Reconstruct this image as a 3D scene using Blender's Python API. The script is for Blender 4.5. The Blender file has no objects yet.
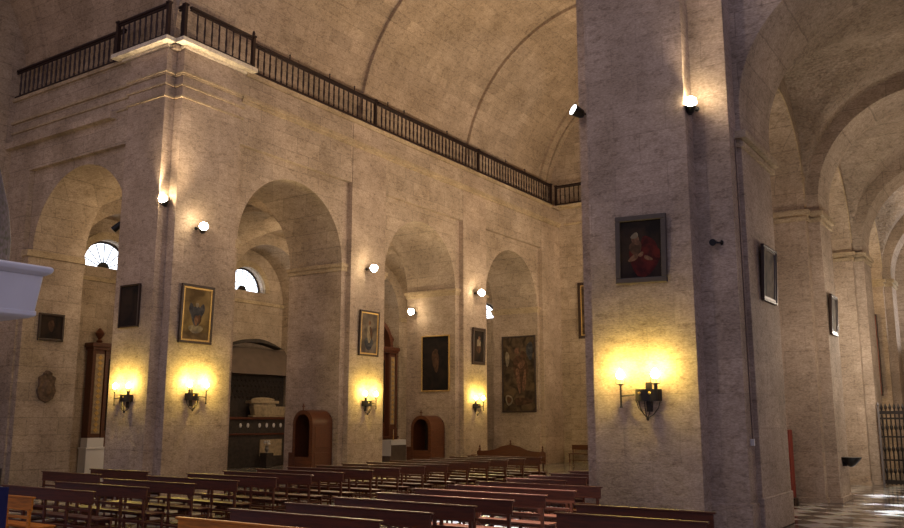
import bpy, bmesh, math, random
from mathutils import Vector, Matrix
random.seed(7)
PI = math.pi
SC = bpy.context.scene
COL = SC.collection

# ---------------------------------------------------------------- materials
def nodes(name):
    m = bpy.data.materials.new(name); m.use_nodes = True
    nt = m.node_tree
    b = nt.nodes['Principled BSDF']
    return m, nt, b

def simple(name, col, rough=.6, metal=0, var=.12, scale=6, spec=.5):
    m, nt, b = nodes(name)
    tc = nt.nodes.new('ShaderNodeTexCoord')
    n = nt.nodes.new('ShaderNodeTexNoise'); n.inputs['Scale'].default_value = scale; n.inputs['Detail'].default_value = 5
    nt.links.new(tc.outputs['Object'], n.inputs['Vector'])
    r = nt.nodes.new('ShaderNodeValToRGB')
    r.color_ramp.elements[0].position = .3; r.color_ramp.elements[1].position = .7
    r.color_ramp.elements[0].color = (*[c*(1-var) for c in col], 1)
    r.color_ramp.elements[1].color = (*[min(1, c*(1+var)) for c in col], 1)
    nt.links.new(n.outputs['Fac'], r.inputs['Fac']); nt.links.new(r.outputs['Color'], b.inputs['Base Color'])
    b.inputs['Roughness'].default_value = rough; b.inputs['Metallic'].default_value = metal
    b.inputs['Specular IOR Level'].default_value = spec
    return m

def wood(name, col, rough=.35):
    m, nt, b = nodes(name)
    tc = nt.nodes.new('ShaderNodeTexCoord'); mp = nt.nodes.new('ShaderNodeMapping')
    mp.inputs['Scale'].default_value = (1.2, 12, 12)
    nt.links.new(tc.outputs['Object'], mp.inputs['Vector'])
    n = nt.nodes.new('ShaderNodeTexNoise'); n.inputs['Scale'].default_value = 3; n.inputs['Detail'].default_value = 6
    nt.links.new(mp.outputs['Vector'], n.inputs['Vector'])
    r = nt.nodes.new('ShaderNodeValToRGB')
    r.color_ramp.elements[0].position = .3; r.color_ramp.elements[1].position = .75
    r.color_ramp.elements[0].color = (*[c*.6 for c in col], 1); r.color_ramp.elements[1].color = (*[c*1.3 for c in col], 1)
    nt.links.new(n.outputs['Fac'], r.inputs['Fac']); nt.links.new(r.outputs['Color'], b.inputs['Base Color'])
    b.inputs['Roughness'].default_value = rough
    return m

def stone(name, col, joints=.28, bump=.25, rough_tex=0.0, course=.52, blot=.34, cyl_map=None):
    """ashlar limestone: courses follow world height, joints run along the wall"""
    m, nt, b = nodes(name); L = nt.links.new
    g = nt.nodes.new('ShaderNodeNewGeometry')
    s = nt.nodes.new('ShaderNodeSeparateXYZ'); L(g.outputs['Position'], s.inputs[0])
    a = nt.nodes.new('ShaderNodeMath'); a.operation = 'ADD'; L(s.outputs['X'], a.inputs[0]); L(s.outputs['Y'], a.inputs[1])
    c = nt.nodes.new('ShaderNodeCombineXYZ'); L(a.outputs[0], c.inputs['X']); L(s.outputs['Z'], c.inputs['Y'])
    if cyl_map:   # barrel vault: courses run along the axis, joints across it
        axis, uc, zc, rr = cyl_map
        su = nt.nodes.new('ShaderNodeMath'); su.operation = 'SUBTRACT'; L(s.outputs['X' if axis == 'y' else 'Y'], su.inputs[0]); su.inputs[1].default_value = uc
        sz = nt.nodes.new('ShaderNodeMath'); sz.operation = 'SUBTRACT'; L(s.outputs['Z'], sz.inputs[0]); sz.inputs[1].default_value = zc
        at = nt.nodes.new('ShaderNodeMath'); at.operation = 'ARCTAN2'; L(sz.outputs[0], at.inputs[0]); L(su.outputs[0], at.inputs[1])
        mu = nt.nodes.new('ShaderNodeMath'); mu.operation = 'MULTIPLY'; L(at.outputs[0], mu.inputs[0]); mu.inputs[1].default_value = rr
        L(s.outputs['Y' if axis == 'y' else 'X'], c.inputs['X']); L(mu.outputs[0], c.inputs['Y'])
    # wobble the joints a little
    nz = nt.nodes.new('ShaderNodeTexNoise'); nz.inputs['Scale'].default_value = 2.5; nz.inputs['Detail'].default_value = 3
    L(g.outputs['Position'], nz.inputs['Vector'])
    vm = nt.nodes.new('ShaderNodeVectorMath'); vm.operation = 'MULTIPLY_ADD'
    L(nz.outputs['Color'], vm.inputs[0]); vm.inputs[1].default_value = (.05, .05, 0); L(c.outputs[0], vm.inputs[2])
    br = nt.nodes.new('ShaderNodeTexBrick')
    br.inputs['Scale'].default_value = 1; br.inputs['Brick Width'].default_value = 1.05; br.inputs['Row Height'].default_value = course
    br.inputs['Mortar Size'].default_value = .014; br.inputs['Mortar Smooth'].default_value = .5; br.inputs['Bias'].default_value = 0
    br.inputs['Color1'].default_value = (*[x*1.08 for x in col], 1); br.inputs['Color2'].default_value = (*[x*.88 for x in col], 1)
    br.inputs['Mortar'].default_value = (*[x*(1-joints) for x in col], 1)
    L(vm.outputs[0], br.inputs['Vector'])
    # mottling
    n1 = nt.nodes.new('ShaderNodeTexNoise'); n1.inputs['Scale'].default_value = .7; n1.inputs['Detail'].default_value = 8; n1.inputs['Roughness'].default_value = .65
    L(g.outputs['Position'], n1.inputs['Vector'])
    r1 = nt.nodes.new('ShaderNodeValToRGB'); r1.color_ramp.elements[0].position = .35; r1.color_ramp.elements[1].position = .65
    r1.color_ramp.elements[0].color = (1-blot, 1-blot*1.05, 1-blot*1.15, 1); r1.color_ramp.elements[1].color = (1.0, 1.0, 1.0, 1)
    L(n1.outputs['Fac'], r1.inputs['Fac'])
    mx = nt.nodes.new('ShaderNodeMix'); mx.data_type = 'RGBA'; mx.blend_type = 'MULTIPLY'; mx.inputs['Factor'].default_value = 1
    L(br.outputs['Color'], mx.inputs['A']); L(r1.outputs['Color'], mx.inputs['B'])
    # pits and cracks
    m2 = nt.nodes.new('ShaderNodeMapping'); m2.inputs['Scale'].default_value = (1, 1, 2.2); L(g.outputs['Position'], m2.inputs['Vector'])
    n2 = nt.nodes.new('ShaderNodeTexNoise'); n2.inputs['Scale'].default_value = 5; n2.inputs['Detail'].default_value = 9; n2.inputs['Roughness'].default_value = .75
    L(m2.outputs[0], n2.inputs['Vector'])
    r2 = nt.nodes.new('ShaderNodeValToRGB'); r2.color_ramp.elements[0].position = .33; r2.color_ramp.elements[1].position = .50
    k = .46
    r2.color_ramp.elements[0].color = (k, k*.93, k*.85, 1); r2.color_ramp.elements[1].color = (1, 1, 1, 1)
    L(n2.outputs['Fac'], r2.inputs['Fac'])
    mx2 = nt.nodes.new('ShaderNodeMix'); mx2.data_type = 'RGBA'; mx2.blend_type = 'MULTIPLY'; mx2.inputs['Factor'].default_value = .75
    L(mx.outputs['Result'], mx2.inputs['A']); L(r2.outputs['Color'], mx2.inputs['B'])
    n3 = nt.nodes.new('ShaderNodeTexNoise'); n3.inputs['Scale'].default_value = 17; n3.inputs['Detail'].default_value = 6; n3.inputs['Roughness'].default_value = .7
    L(m2.outputs[0], n3.inputs['Vector'])
    r3 = nt.nodes.new('ShaderNodeValToRGB'); r3.color_ramp.elements[0].position = .30; r3.color_ramp.elements[1].position = .70
    r3.color_ramp.elements[0].color = (.58, .55, .52, 1); r3.color_ramp.elements[1].color = (1.25, 1.25, 1.25, 1)
    L(n3.outputs['Fac'], r3.inputs['Fac'])
    mx3 = nt.nodes.new('ShaderNodeMix'); mx3.data_type = 'RGBA'; mx3.blend_type = 'MULTIPLY'; mx3.inputs['Factor'].default_value = .9
    L(mx2.outputs['Result'], mx3.inputs['A']); L(r3.outputs['Color'], mx3.inputs['B'])
    L(mx3.outputs['Result'], b.inputs['Base Color'])
    b.inputs['Roughness'].default_value = .85; b.inputs['Specular IOR Level'].default_value = .2
    bp = nt.nodes.new('ShaderNodeBump'); bp.inputs['Strength'].default_value = bump; bp.inputs['Distance'].default_value = .05
    if rough_tex:
        v = nt.nodes.new('ShaderNodeTexVoronoi'); v.inputs['Scale'].default_value = rough_tex
        L(g.outputs['Position'], v.inputs['Vector'])
        ad = nt.nodes.new('ShaderNodeMath'); ad.operation = 'ADD'; L(v.outputs['Distance'], ad.inputs[0]); L(n2.outputs['Fac'], ad.inputs[1])
        L(ad.outputs[0], bp.inputs['Height'])
    else:
        L(n2.outputs['Fac'], bp.inputs['Height'])
    L(bp.outputs['Normal'], b.inputs['Normal'])
    return m

def emit(name, col, strength):
    m, nt, b = nodes(name)
    b.inputs['Base Color'].default_value = (*col, 1)
    b.inputs['Emission Color'].default_value = (*col, 1); b.inputs['Emission Strength'].default_value = strength
    return m

def floor_mat():
    m, nt, b = nodes('floor_marble'); L = nt.links.new
    g = nt.nodes.new('ShaderNodeNewGeometry')
    mp = nt.nodes.new('ShaderNodeMapping'); mp.inputs['Rotation'].default_value = (0, 0, PI/4); mp.inputs['Location'].default_value = (.2, .1, .013)
    L(g.outputs['Position'], mp.inputs['Vector'])
    ck = nt.nodes.new('ShaderNodeTexChecker'); ck.inputs['Scale'].default_value = 1.6
    ck.inputs['Color1'].default_value = (.55, .52, .48, 1); ck.inputs['Color2'].default_value = (.07, .055, .05, 1)
    L(mp.outputs[0], ck.inputs['Vector'])
    n = nt.nodes.new('ShaderNodeTexNoise'); n.inputs['Scale'].default_value = 4; n.inputs['Detail'].default_value = 6
    L(g.outputs['Position'], n.inputs['Vector'])
    mx = nt.nodes.new('ShaderNodeMix'); mx.data_type = 'RGBA'; mx.blend_type = 'MULTIPLY'; mx.inputs['Factor'].default_value = .5
    L(ck.outputs['Color'], mx.inputs['A']); L(n.outputs['Color'], mx.inputs['B']); L(mx.outputs['Result'], b.inputs['Base Color'])
    b.inputs['Roughness'].default_value = .16; b.inputs['Specular IOR Level'].default_value = .6
    return m

SCOL = (.52, .42, .33)
M = {
 'stone': stone('limestone_ashlar', SCOL),
 'stone_vault': stone('limestone_vault', (.50, .395, .30), joints=.22, bump=.35, course=.42, blot=.3),
 'stone_nave': stone('limestone_nave_vault', (.50, .395, .30), joints=.22, bump=.35, course=.42, blot=.3, cyl_map=('y', -13.2, 12.4, 6.42)),
 'stone_trans': stone('limestone_transept_vault', (.46, .355, .26), joints=.22, bump=.35, course=.42, blot=.3, cyl_map=('x', 8.58, 12.4, 6.42)),
 'stone_rough': stone('limestone_pecked', (.52, .42, .33), joints=.1, bump=.9, rough_tex=11, course=.5),
 'stone_pier': stone('limestone_pier', (.52, .415, .33), joints=.15, bump=.3, course=.62, blot=.32),
 'stone_trim': stone('limestone_moulding', (.55, .44, .30), joints=.1, bump=.15),
 'stone_lit': stone('limestone_lit_tint', (.80, .72, .58), joints=.05, bump=.1, blot=.1),  # paler than the other stone: lamp light from below put into the colour
 'floor': floor_mat(),
 'pew': wood('dark_varnished_wood', (.10, .022, .006), .48),
 'orange': wood('orange_varnished_wood', (.62, .20, .012), .5),
 'conf': wood('confessional_wood', (.13, .042, .016), .4),
 'dark': simple('booth_shade', (.02, .012, .01), .9),  # near-black colour standing in for shade inside the confessionals
 'iron': simple('black_iron', (.018, .013, .012), .45, .3),
 'railiron': simple('brown_painted_iron', (.022, .010, .010), .45, .2),
 'gilt': simple('gilt_frame', (.55, .36, .12), .4, .5, .2, 20),
 'frame': simple('dark_frame_wood', (.035, .018, .012), .45, 0, .2, 15),
 'greyframe': simple('grey_brown_frame', (.06, .045, .035), .5, 0, .15, 12),
 'silver': simple('silver_frame', (.22, .20, .20), .35, .6, .1, 20),
 'white': simple('white_marble', (.78, .78, .80), .4, 0, .04, 3),
 'offwhite': simple('white_linen', (.62, .60, .60), .8, 0, .05, 8),
 'mantle': simple('violet_brocade', (.05, .035, .075), .7, 0, .95, 26),
 'blue': simple('blue_cloth', (.01, .012, .09), .8),
 'redwood': wood('red_brown_column', (.10, .03, .013), .45),
 'redpaint': simple('red_paint', (.22, .03, .015), .5),
 'chapel': simple('dark_chapel_panel', (.035, .024, .018), .7, 0, .4, 9),
 'effigy': simple('aged_ivory_stone', (.34, .26, .16), .7, 0, .3, 8),
 'roof': simple('dull_plaster', (.12, .085, .065), .8, 0, .15, 3),
 'candle': simple('ivory_candle', (.6, .5, .3), .6),
 'switch': simple('white_plastic', (.6, .58, .56), .4),
 'blackp': simple('black_metal_housing', (.012, .012, .013), .3, .3),
 'relief': simple('carved_dark_relief', (.12, .075, .045), .8, 0, .5, 10),
 'lamp': emit('halogen_lens', (1, .80, .50), 60),
 'bulb': emit('candle_bulb', (1, .66, .18), 45),
 'spotlens': emit('cool_spot_lens', (.93, .96, 1), 6),
 'window': emit('bright_window_glass', (.80, .88, 1.0), 2.2),
}

# ---------------------------------------------------------------- mesh helpers
def nb(): return bmesh.new()

def box(bm, x0, x1, y0, y1, z0, z1, mi=0):
    vs = [bm.verts.new((x, y, z)) for x in (x0, x1) for y in (y0, y1) for z in (z0, z1)]
    for f in ((0,1,3,2), (4,6,7,5), (0,4,5,1), (2,3,7,6), (0,2,6,4), (1,5,7,3)):
        fc = bm.faces.new([vs[i] for i in f]); fc.material_index = mi
    return vs

def frustum(bm, b, t):
    """b,t = (x0,x1,y0,y1,z)"""
    vs = []
    for (x0, x1, y0, y1, z) in (b, t):
        vs.append([bm.verts.new(p) for p in ((x0,y0,z), (x1,y0,z), (x1,y1,z), (x0,y1,z))])
    bm.faces.new(vs[0][::-1]); bm.faces.new(vs[1])
    for i in range(4):
        j = (i+1) % 4; bm.faces.new((vs[0][i], vs[0][j], vs[1][j], vs[1][i]))

def prism(bm, pts, fn, mi=0):
    """pts: 2D loop; fn(u,v,k) -> 3D for k in 0,1"""
    a = [bm.verts.new(fn(u, v, 0)) for u, v in pts]; b = [bm.verts.new(fn(u, v, 1)) for u, v in pts]
    fs = [bm.faces.new(a), bm.faces.new(b[::-1])]
    n = len(pts)
    for i in range(n):
        j = (i+1) % n; fs.append(bm.faces.new((a[j], a[i], b[i], b[j])))
    for f in fs: f.material_index = mi

def cyl(bm, p0, p1, r0, r1=None, n=10, mi=0):
    r1 = r0 if r1 is None else r1
    p0 = Vector(p0); p1 = Vector(p1); d = (p1-p0).normalized()
    u = d.orthogonal().normalized(); w = d.cross(u)
    a = []; b = []
    for i in range(n):
        t = 2*PI*i/n; o = u*math.cos(t)+w*math.sin(t)
        a.append(bm.verts.new(p0+o*r0)); b.append(bm.verts.new(p1+o*r1))
    fs = [bm.faces.new(a[::-1]), bm.faces.new(b)]
    for i in range(n):
        j = (i+1) % n; fs.append(bm.faces.new((a[i], a[j], b[j], b[i])))
    for f in fs: f.material_index = mi

def lathe(bm, prof, c=(0,0,0), n=12, sx=1, sy=1):
    rings = []
    for r, z in prof:
        rings.append([bm.verts.new((c[0]+sx*max(r, .0005)*math.cos(2*PI*i/n), c[1]+sy*max(r, .0005)*math.sin(2*PI*i/n), c[2]+z)) for i in range(n)])
    for a, b in zip(rings, rings[1:]):
        for i in range(n):
            j = (i+1) % n; bm.faces.new((a[i], a[j], b[j], b[i]))
    bm.faces.new(rings[0][::-1]); bm.faces.new(rings[-1])

def tube(bm, pts, r, n=6):
    for a, b in zip(pts, pts[1:]): cyl(bm, a, b, r, r, n)

def ell(bm, c, rx, ry, rz, nu=12, nv=8):
    prof = [(math.sin(PI*k/nv), -math.cos(PI*k/nv)) for k in range(nv+1)]
    rings = []
    for r, z in prof:
        r = max(r, .01)
        rings.append([bm.verts.new((c[0]+rx*r*math.cos(2*PI*i/nu), c[1]+ry*r*math.sin(2*PI*i/nu), c[2]+rz*z)) for i in range(nu)])
    for a, b in zip(rings, rings[1:]):
        for i in range(nu):
            j = (i+1) % nu; bm.faces.new((a[i], a[j], b[j], b[i]))
    bm.faces.new(rings[0][::-1]); bm.faces.new(rings[-1])

def arch_spandrel(bm, ax, c, R, zs, u0, u1, ztop, d0, d1, n=32):
    """solid wall between u0..u1 above spring zs up to ztop with a round opening; ax='y': u is y, depth is x; ax='x': u is x, depth is y"""
    P = (lambda u, z, d: (d, u, z)) if ax == 'y' else (lambda u, z, d: (u, d, z))
    arc = [(c-R*math.cos(PI*i/n), zs+R*math.sin(PI*i/n)) for i in range(n+1)]
    if u0 < c-R-1e-4: arc = [(u0, zs)]+arc
    if u1 > c+R+1e-4: arc = arc+[(u1, zs)]
    us = arc
    lo0 = [bm.verts.new(P(u, z, d0)) for u, z in us]; lo1 = [bm.verts.new(P(u, z, d1)) for u, z in us]
    hi0 = [bm.verts.new(P(u, ztop, d0)) for u, z in us]; hi1 = [bm.verts.new(P(u, ztop, d1)) for u, z in us]
    m = len(us)
    for i in range(m-1):
        bm.faces.new((lo0[i], lo0[i+1], hi0[i+1], hi0[i])); bm.faces.new((lo1[i+1], lo1[i], hi1[i], hi1[i+1]))
        bm.faces.new((lo0[i+1], lo0[i], lo1[i], lo1[i+1])); bm.faces.new((hi0[i], hi0[i+1], hi1[i+1], hi1[i]))
    bm.faces.new((lo0[0], hi0[0], hi1[0], lo1[0])); bm.faces.new((lo0[-1], lo1[-1], hi1[-1], hi0[-1]))

def ring(bm, ax, c, zs, R0, R1, d0, d1, a0=0, a1=PI, n=40):
    """arch ring / barrel shell; ax as above (u direction across)"""
    P = (lambda u, z, d: (d, u, z)) if ax == 'y' else (lambda u, z, d: (u, d, z))
    rows = []
    for i in range(n+1):
        t = a0+(a1-a0)*i/n; cs, sn = -math.cos(t), math.sin(t)
        rows.append([bm.verts.new(P(c+R*cs, zs+R*sn, d)) for R, d in ((R0, d0), (R0, d1), (R1, d1), (R1, d0))])
    for a, b in zip(rows, rows[1:]):
        for k in range(4):
            l = (k+1) % 4; bm.faces.new((a[k], b[k], b[l], a[l]))
    bm.faces.new(rows[0]); bm.faces.new(rows[-1][::-1])

def groin(bm, x0, x1, y0, y1, zs, H, n=36, T=.2):
    xc, a = (x0+x1)/2, (x1-x0)/2; yc, b = (y0+y1)/2, (y1-y0)/2
    g = []
    for i in range(n+1):
        row = []
        for j in range(n+1):
            x = xc-a*math.cos(PI*i/n); y = yc-b*math.cos(PI*j/n)
            z = zs+H*max(math.sin(PI*i/n), math.sin(PI*j/n))
            row.append((bm.verts.new((x, y, z)), bm.verts.new((x, y, z+T))))
        g.append(row)
    for i in range(n):
        for j in range(n):
            for k in (0, 1):
                q = [g[i][j][k], g[i+1][j][k], g[i+1][j+1][k], g[i][j+1][k]]
                bm.faces.new(q if k else q[::-1])

def obj(name, bm, mat, parent=None, smooth=False, bevel=0, mats=None):
    me = bpy.data.meshes.new(name)
    bmesh.ops.recalc_face_normals(bm, faces=bm.faces[:])
    bm.to_mesh(me); bm.free()
    for mm in (mats or [mat]): me.materials.append(M[mm])
    if smooth:
        for p in me.polygons: p.use_smooth = True
    o = bpy.data.objects.new(name, me); COL.objects.link(o)
    if smooth:
        try: me.set_sharp_from_angle(angle=math.radians(35))
        except Exception: pass
    if bevel:
        md = o.modifiers.new('bevel', 'BEVEL'); md.width = bevel; md.segments = 2; md.limit_method = 'ANGLE'
    if parent: o.parent = parent
    return o

def tag(o, label, cat, group=None):
    o['label'] = label; o['category'] = cat
    if group: o['group'] = group
    return o

def thing(name, label, cat, loc=(0,0,0), rz=0, group=None):
    o = bpy.data.objects.new(name, None); COL.objects.link(o)
    o.location = loc; o.rotation_euler = (0, 0, rz); o.empty_display_size = .2
    return tag(o, label, cat, group)

def struct(name, bm, mat, smooth=False, bevel=0, parent=None):
    o = obj(name, bm, mat, parent, smooth, bevel)
    if not parent: o['kind'] = 'structure'
    return o

KIDS = {}
def dup(root, loc, rz=None, label=None, group=None):
    r = root.copy(); COL.objects.link(r); r.location = loc
    if rz is not None: r.rotation_euler = (0, 0, rz)
    if label: r['label'] = label
    if group: r['group'] = group
    for ch in root.children:
        c = ch.copy(); COL.objects.link(c); c.parent = r
        for g in ch.children:
            d = g.copy(); COL.objects.link(d); d.parent = c
    return r

def light(name, kind, loc, energy, col, size=.1, target=None, angle=None, blend=.5, parent=None):
    d = bpy.data.lights.new(name, kind); d.energy = energy; d.color = col
    if kind in ('POINT', 'SPOT'): d.shadow_soft_size = size
    if kind == 'SPOT': d.spot_size = angle; d.spot_blend = blend
    if kind == 'AREA': d.size = size
    o = bpy.data.objects.new(name, d); COL.objects.link(o); o.location = loc
    if target is not None:
        o.rotation_euler = (Vector(target)-Vector(loc)).to_track_quat('-Z', 'Y').to_euler()
    return o

# ================================================================= SETTING
XA = -18.9           # nave face of the left pilasters
XP = -19.1           # recessed panel of the left arches
XJ = -21.5           # back of the left arcade
ZS = 7.2             # springing
ZT = 12.4            # top of the wall
C1, C2, C3, R = 19.575, 26.55, 33.5, 2.33
YW = 37.9            # far wall
# floor
bm = nb(); box(bm, -32, 8, -8, 42, -.3, 0); struct('floor', bm, 'floor')

# ---- left arcade wall above and around the arches (behind the pilaster fronts)
bm = nb()
for c, a, b in ((C1, 17.25, 21.9), (C2, 24.25, 28.85), (C3, 31.2, 35.8)):
    r = (b-a)/2
    arch_spandrel(bm, 'y', (a+b)/2, r, ZS, a, b, 10.05, XJ, XP)
box(bm, XJ, XA-.02, 17.0, YW, 10.05, 12.25)
struct('wall_left', bm, 'stone')
# mouldings along the entablature
bm = nb()
box(bm, XA-.1, XA+.09, 17.0, YW, 11.44, 11.56)
box(bm, XA-.1, XA+.05, 17.0, YW, 11.34, 11.44)
box(bm, XJ, XA+.05, 17.15, YW, 12.2, 12.36)
struct('trim_1', bm, 'stone_trim')

# ---- piers of the left arcade (things)
def impost_ring(bm, x0, x1, y0, y1, z=ZS, p=.09):
    box(bm, x0-p*.5, x1+p*.5, y0-p*.5, y1+p*.5, z-.26, z-.12)
    box(bm, x0-p, x1+p, y0-p, y1+p, z-.12, z)
    
def left_pier(y0, y1, p0, p1, label):
    t = thing('stone_pier', label, 'pier', (XP, (y0+y1)/2, 0), 0, 'stone piers of the arcades')
    o = (XP, (y0+y1)/2)
    bm = nb(); box(bm, XJ-o[0], 0, y0-o[1], y1-o[1], 0, 10.05); obj('shaft', bm, 'stone_pier', t)
    bm = nb(); box(bm, .0, XA-o[0], p0-o[1], p1-o[1], 0, 12.2); obj('pilaster', bm, 'stone_pier', t)
    bm = nb(); impost_ring(bm, XJ-o[0], 0, y0-o[1], y1-o[1]); obj('impost', bm, 'stone_trim', t)
    return t
left_pier(21.9, 24.25, 22.15, 24.0, 'pale stone arcade pier between the first and second arches, ship-toned painting and sconce on it'.replace('ship-toned ', ''))
left_pier(28.85, 31.2, 29.15, 30.92, 'pale stone arcade pier between the second and third arches, small dark painting on it')
left_pier(35.8, 37.9, 36.0, 37.9, 'stone half pier in the far corner right of the third arch')

# crossing pier at the corner, with notched edge and cornice slab in a lamplit tint
t = thing('stone_pier', 'big stone corner pier at left under the railing, with two lamps and two sconces', 'pier', (-19.6, 15.6, 0), 0, 'stone piers of the arcades')
ox, oy = -19.6, 15.6
bm = nb()
box(bm, -20.85-ox, XA-.32-ox, 14.52-oy, 17.0-oy, 0, 12.3)
obj('shaft', bm, 'stone_pier', t)
bm = nb(); box(bm, XA-.37-ox, XA-ox, 14.84-oy, 17.0-oy, 0, 12.3); obj('pilaster', bm, 'stone_pier', t)
bm = nb(); box(bm, -20.75-ox, XP-ox, 15.0-oy, 17.25-oy, 0, 10.05); obj('jamb', bm, 'stone_pier', t)
def Lslab(bm, e, z0, z1):
    box(bm, (-21.15 if z1 > 12 else -20.85)-e-ox, XA-.32+e-ox, 14.52-e-oy, 15.6-oy, z0, z1)
    box(bm, XA-.6-ox, XA+e-ox, 14.84-e-oy, 17.05+e-oy, z0, z1)
bm = nb()
for e, z0, z1 in ((.04, 10.80, 10.86), (.05, 11.14, 11.2), (.07, 11.5, 11.56), (.04, 11.44, 11.5)):
    Lslab(bm, e, z0, z1)
obj('architrave', bm, 'stone_trim', t)
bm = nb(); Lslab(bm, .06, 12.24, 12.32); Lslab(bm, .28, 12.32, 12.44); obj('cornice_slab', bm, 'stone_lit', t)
bm = nb(); impost_ring(bm, -20.75-ox, XP-.02-ox, 15.1-oy, 17.25-oy); obj('impost', bm, 'stone_trim', t)

# ---- left transept wall (faces the crossing), with its arch
bm = nb()
arch_spandrel(bm, 'x', -23.25, 2.35, ZS, -25.85, -20.75, 9.78, 14.8, 16.6)
box(bm, -27.2, -20.7, 14.62, 16.6, 9.78, 12.25)
box(bm, -28.6, -25.85, 14.62, 16.6, 0, 9.78)
box(bm, -25.87, -25.6, 14.68, 16.6, 0, ZS)
struct('wall_back', bm, 'stone')
bm = nb()
for z0, z1, e in ((10.80, 10.86, .04), (11.14, 11.2, .05), (11.48, 11.56, .08), (12.25, 12.36, .10)):
    box(bm, -27.1, -20.85, 14.62-e, 14.7, z0, z1)
box(bm, -25.87, -25.53, 14.6, 16.6, ZS-.2, ZS)
struct('trim_2', bm, 'stone_trim')
bm = nb(); box(bm, -28, -27.05, 2, 15.5, 0, 19.2)
struct('wall_transept', bm, 'stone')
# spandrel from pier top inward keeps gallery closed
bm = nb(); box(bm, -28.6, XA-.1, 14.6, 16.0, 12.2, 12.4); box(bm, -21.5, XA-.05, 15.6, YW, 12.2, 12.42); box(bm, XA-.6, XA+.2, YW-.8, YW, 12.2, 12.3)
struct('trim_3', bm, 'stone')

# ---- left aisle: outer wall with niches, lunettes, groin vaults, transverse arches
bm = nb()
for c in (C1, C2, C3):
    arch_spandrel(bm, 'y', c, 2.3, ZS, c-3.49, c+3.49, 10.6, -28.7, -27.2)
    box(bm, -28.7, -27.2, c-3.49, c-2.3, 0, ZS); box(bm, -28.7, -27.2, c+2.3, c+3.49, 0, ZS)
struct('wall_chapel', bm, 'stone')
bm = nb()
RW = 1.05
for c in (C1, C2, C3):
    # back wall with a half-round window opening
    arch_spandrel(bm, 'y', c, RW, 7.62, c-2.4, c+2.4, 9.7, -29.2, -28.7)
    box(bm, -29.2, -28.7, c-2.4, c+2.4, 0, 7.62)
struct('wall_outer', bm, 'stone')
bm = nb()
for c in (C1, C2, C3):
    box(bm, -28.72, -28.62, c-2.3, c+2.3, ZS-.14, ZS); box(bm, -27.2, -27.1, c-3.49, c-2.3, ZS-.2, ZS); box(bm, -27.2, -27.1, c+2.3, c+3.49, ZS-.2, ZS)
    ring(bm, 'y', c, 7.62, RW+.02, RW+.3, -28.72, -28.6)
struct('trim_4', bm, 'stone_trim')
def lunette(name, ax, c, z, R, d, sgn):
    """half-round window; d = plane, bars fan out"""
    P = (lambda u, z_, dd: (d+sgn*dd, u, z_)) if ax == 'y' else (lambda u, z_, dd: (u, d+sgn*dd, z_))
    bm = nb(); n = 24
    pts = [(c-R*math.cos(PI*i/n), z+R*math.sin(PI*i/n)) for i in range(n+1)]
    prism(bm, pts, lambda u, v, k: P(u, v, -.03 if k else 0))
    o = struct(name, bm, 'window')
    bm = nb()
    for i in range(1, 8):
        a = PI*i/8
        cyl(bm, P(c-.22*R*math.cos(a), z+.22*R*math.sin(a), .03), P(c-R*math.cos(a), z+R*math.sin(a), .03), .022, n=5)
    obj('window_bars', bm, 'iron', o)
    bm = nb()
    ring(bm, ax, c, z, .02, .24*R, d+sgn*.01, d+sgn*.06, n=12)
    ring(bm, ax, c, z, R-.08, R+.02, d, d+sgn*.05, n=24)
    obj('window_frame', bm, 'iron', o)
for i, c in enumerate((C1, C2, C3)): lunette('window_%d' % (i+1), 'y', c, 7.62, RW, -29.0, 1)
bm = nb()
for a, b, c in ((16.6, 22.55, C1), (23.6, 29.5, C2), (30.55, YW, C3)):
    groin(bm, -27.2, XJ, c-3.0, c+3.0, ZS, 2.8)
struct('ceiling_aisle_left', bm, 'stone_vault', smooth=True)
bm = nb()
for y0, y1 in ((22.5, 23.65), (29.45, 30.6)):
    arch_spandrel(bm, 'x', -24.35, 2.6, ZS, -27.2, XJ, 10.6, y0, y1)
    box(bm, -27.2, -26.95, y0, y1, 0, ZS); box(bm, XJ-.25, XJ, y0, y1, 0, ZS)
struct('wall_aisle_arches', bm, 'stone')
bm = nb(); box(bm, -29, XJ, 37.0, 37.4, 0, 11)
struct('wall_aisle_end', bm, 'stone')
bm = nb(); box(bm, -29.2, XJ, 14.4, 37.4, 10.6, 10.8); struct('ceiling_cap', bm, 'stone')
lunette('window_4', 'x', -22.75, 7.0, .75, 36.98, -1)

# ---- far (west) wall
bm = nb(); box(bm, XJ, 2, YW, YW+.6, 0, 20); struct('wall_far', bm, 'stone')
bm = nb(); box(bm, XA+.3, -7.4, YW-.06, YW, 11.42, 11.52); box(bm, XA, -7.4, YW-.5, YW, 12.25, 12.36)
struct('trim_5', bm, 'stone_trim')

# ---- nave vault and ribs
VX, VZ, VR = -13.2, 12.4, 6.42
bm = nb(); ring(bm, 'x', VX, VZ, VR, VR+.3, 15.0, YW, n=64); struct('ceiling_nave', bm, 'stone_nave', smooth=True)
bm = nb()
for y0, y1 in ((23.2, 24.15), (30.3, 31.2), (36.9, 37.4), (37.55, YW)):
    ring(bm, 'x', VX, VZ, VR-.14, VR+.02, y0, y1, n=64)
struct('trim_6', bm, 'stone_nave', smooth=True)
# transept vault on the left
bm = nb(); ring(bm, 'y', 8.58, VZ, VR, VR+.3, -27.2, XA-.7, a0=PI*.35, a1=PI, n=64)
ring(bm, 'y', 8.58, VZ, VR-.12, VR+.02, -26.6, -25.9, a0=PI*.35, a1=PI, n=64)
struct('ceiling_transept', bm, 'stone_trans', smooth=True)

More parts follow.
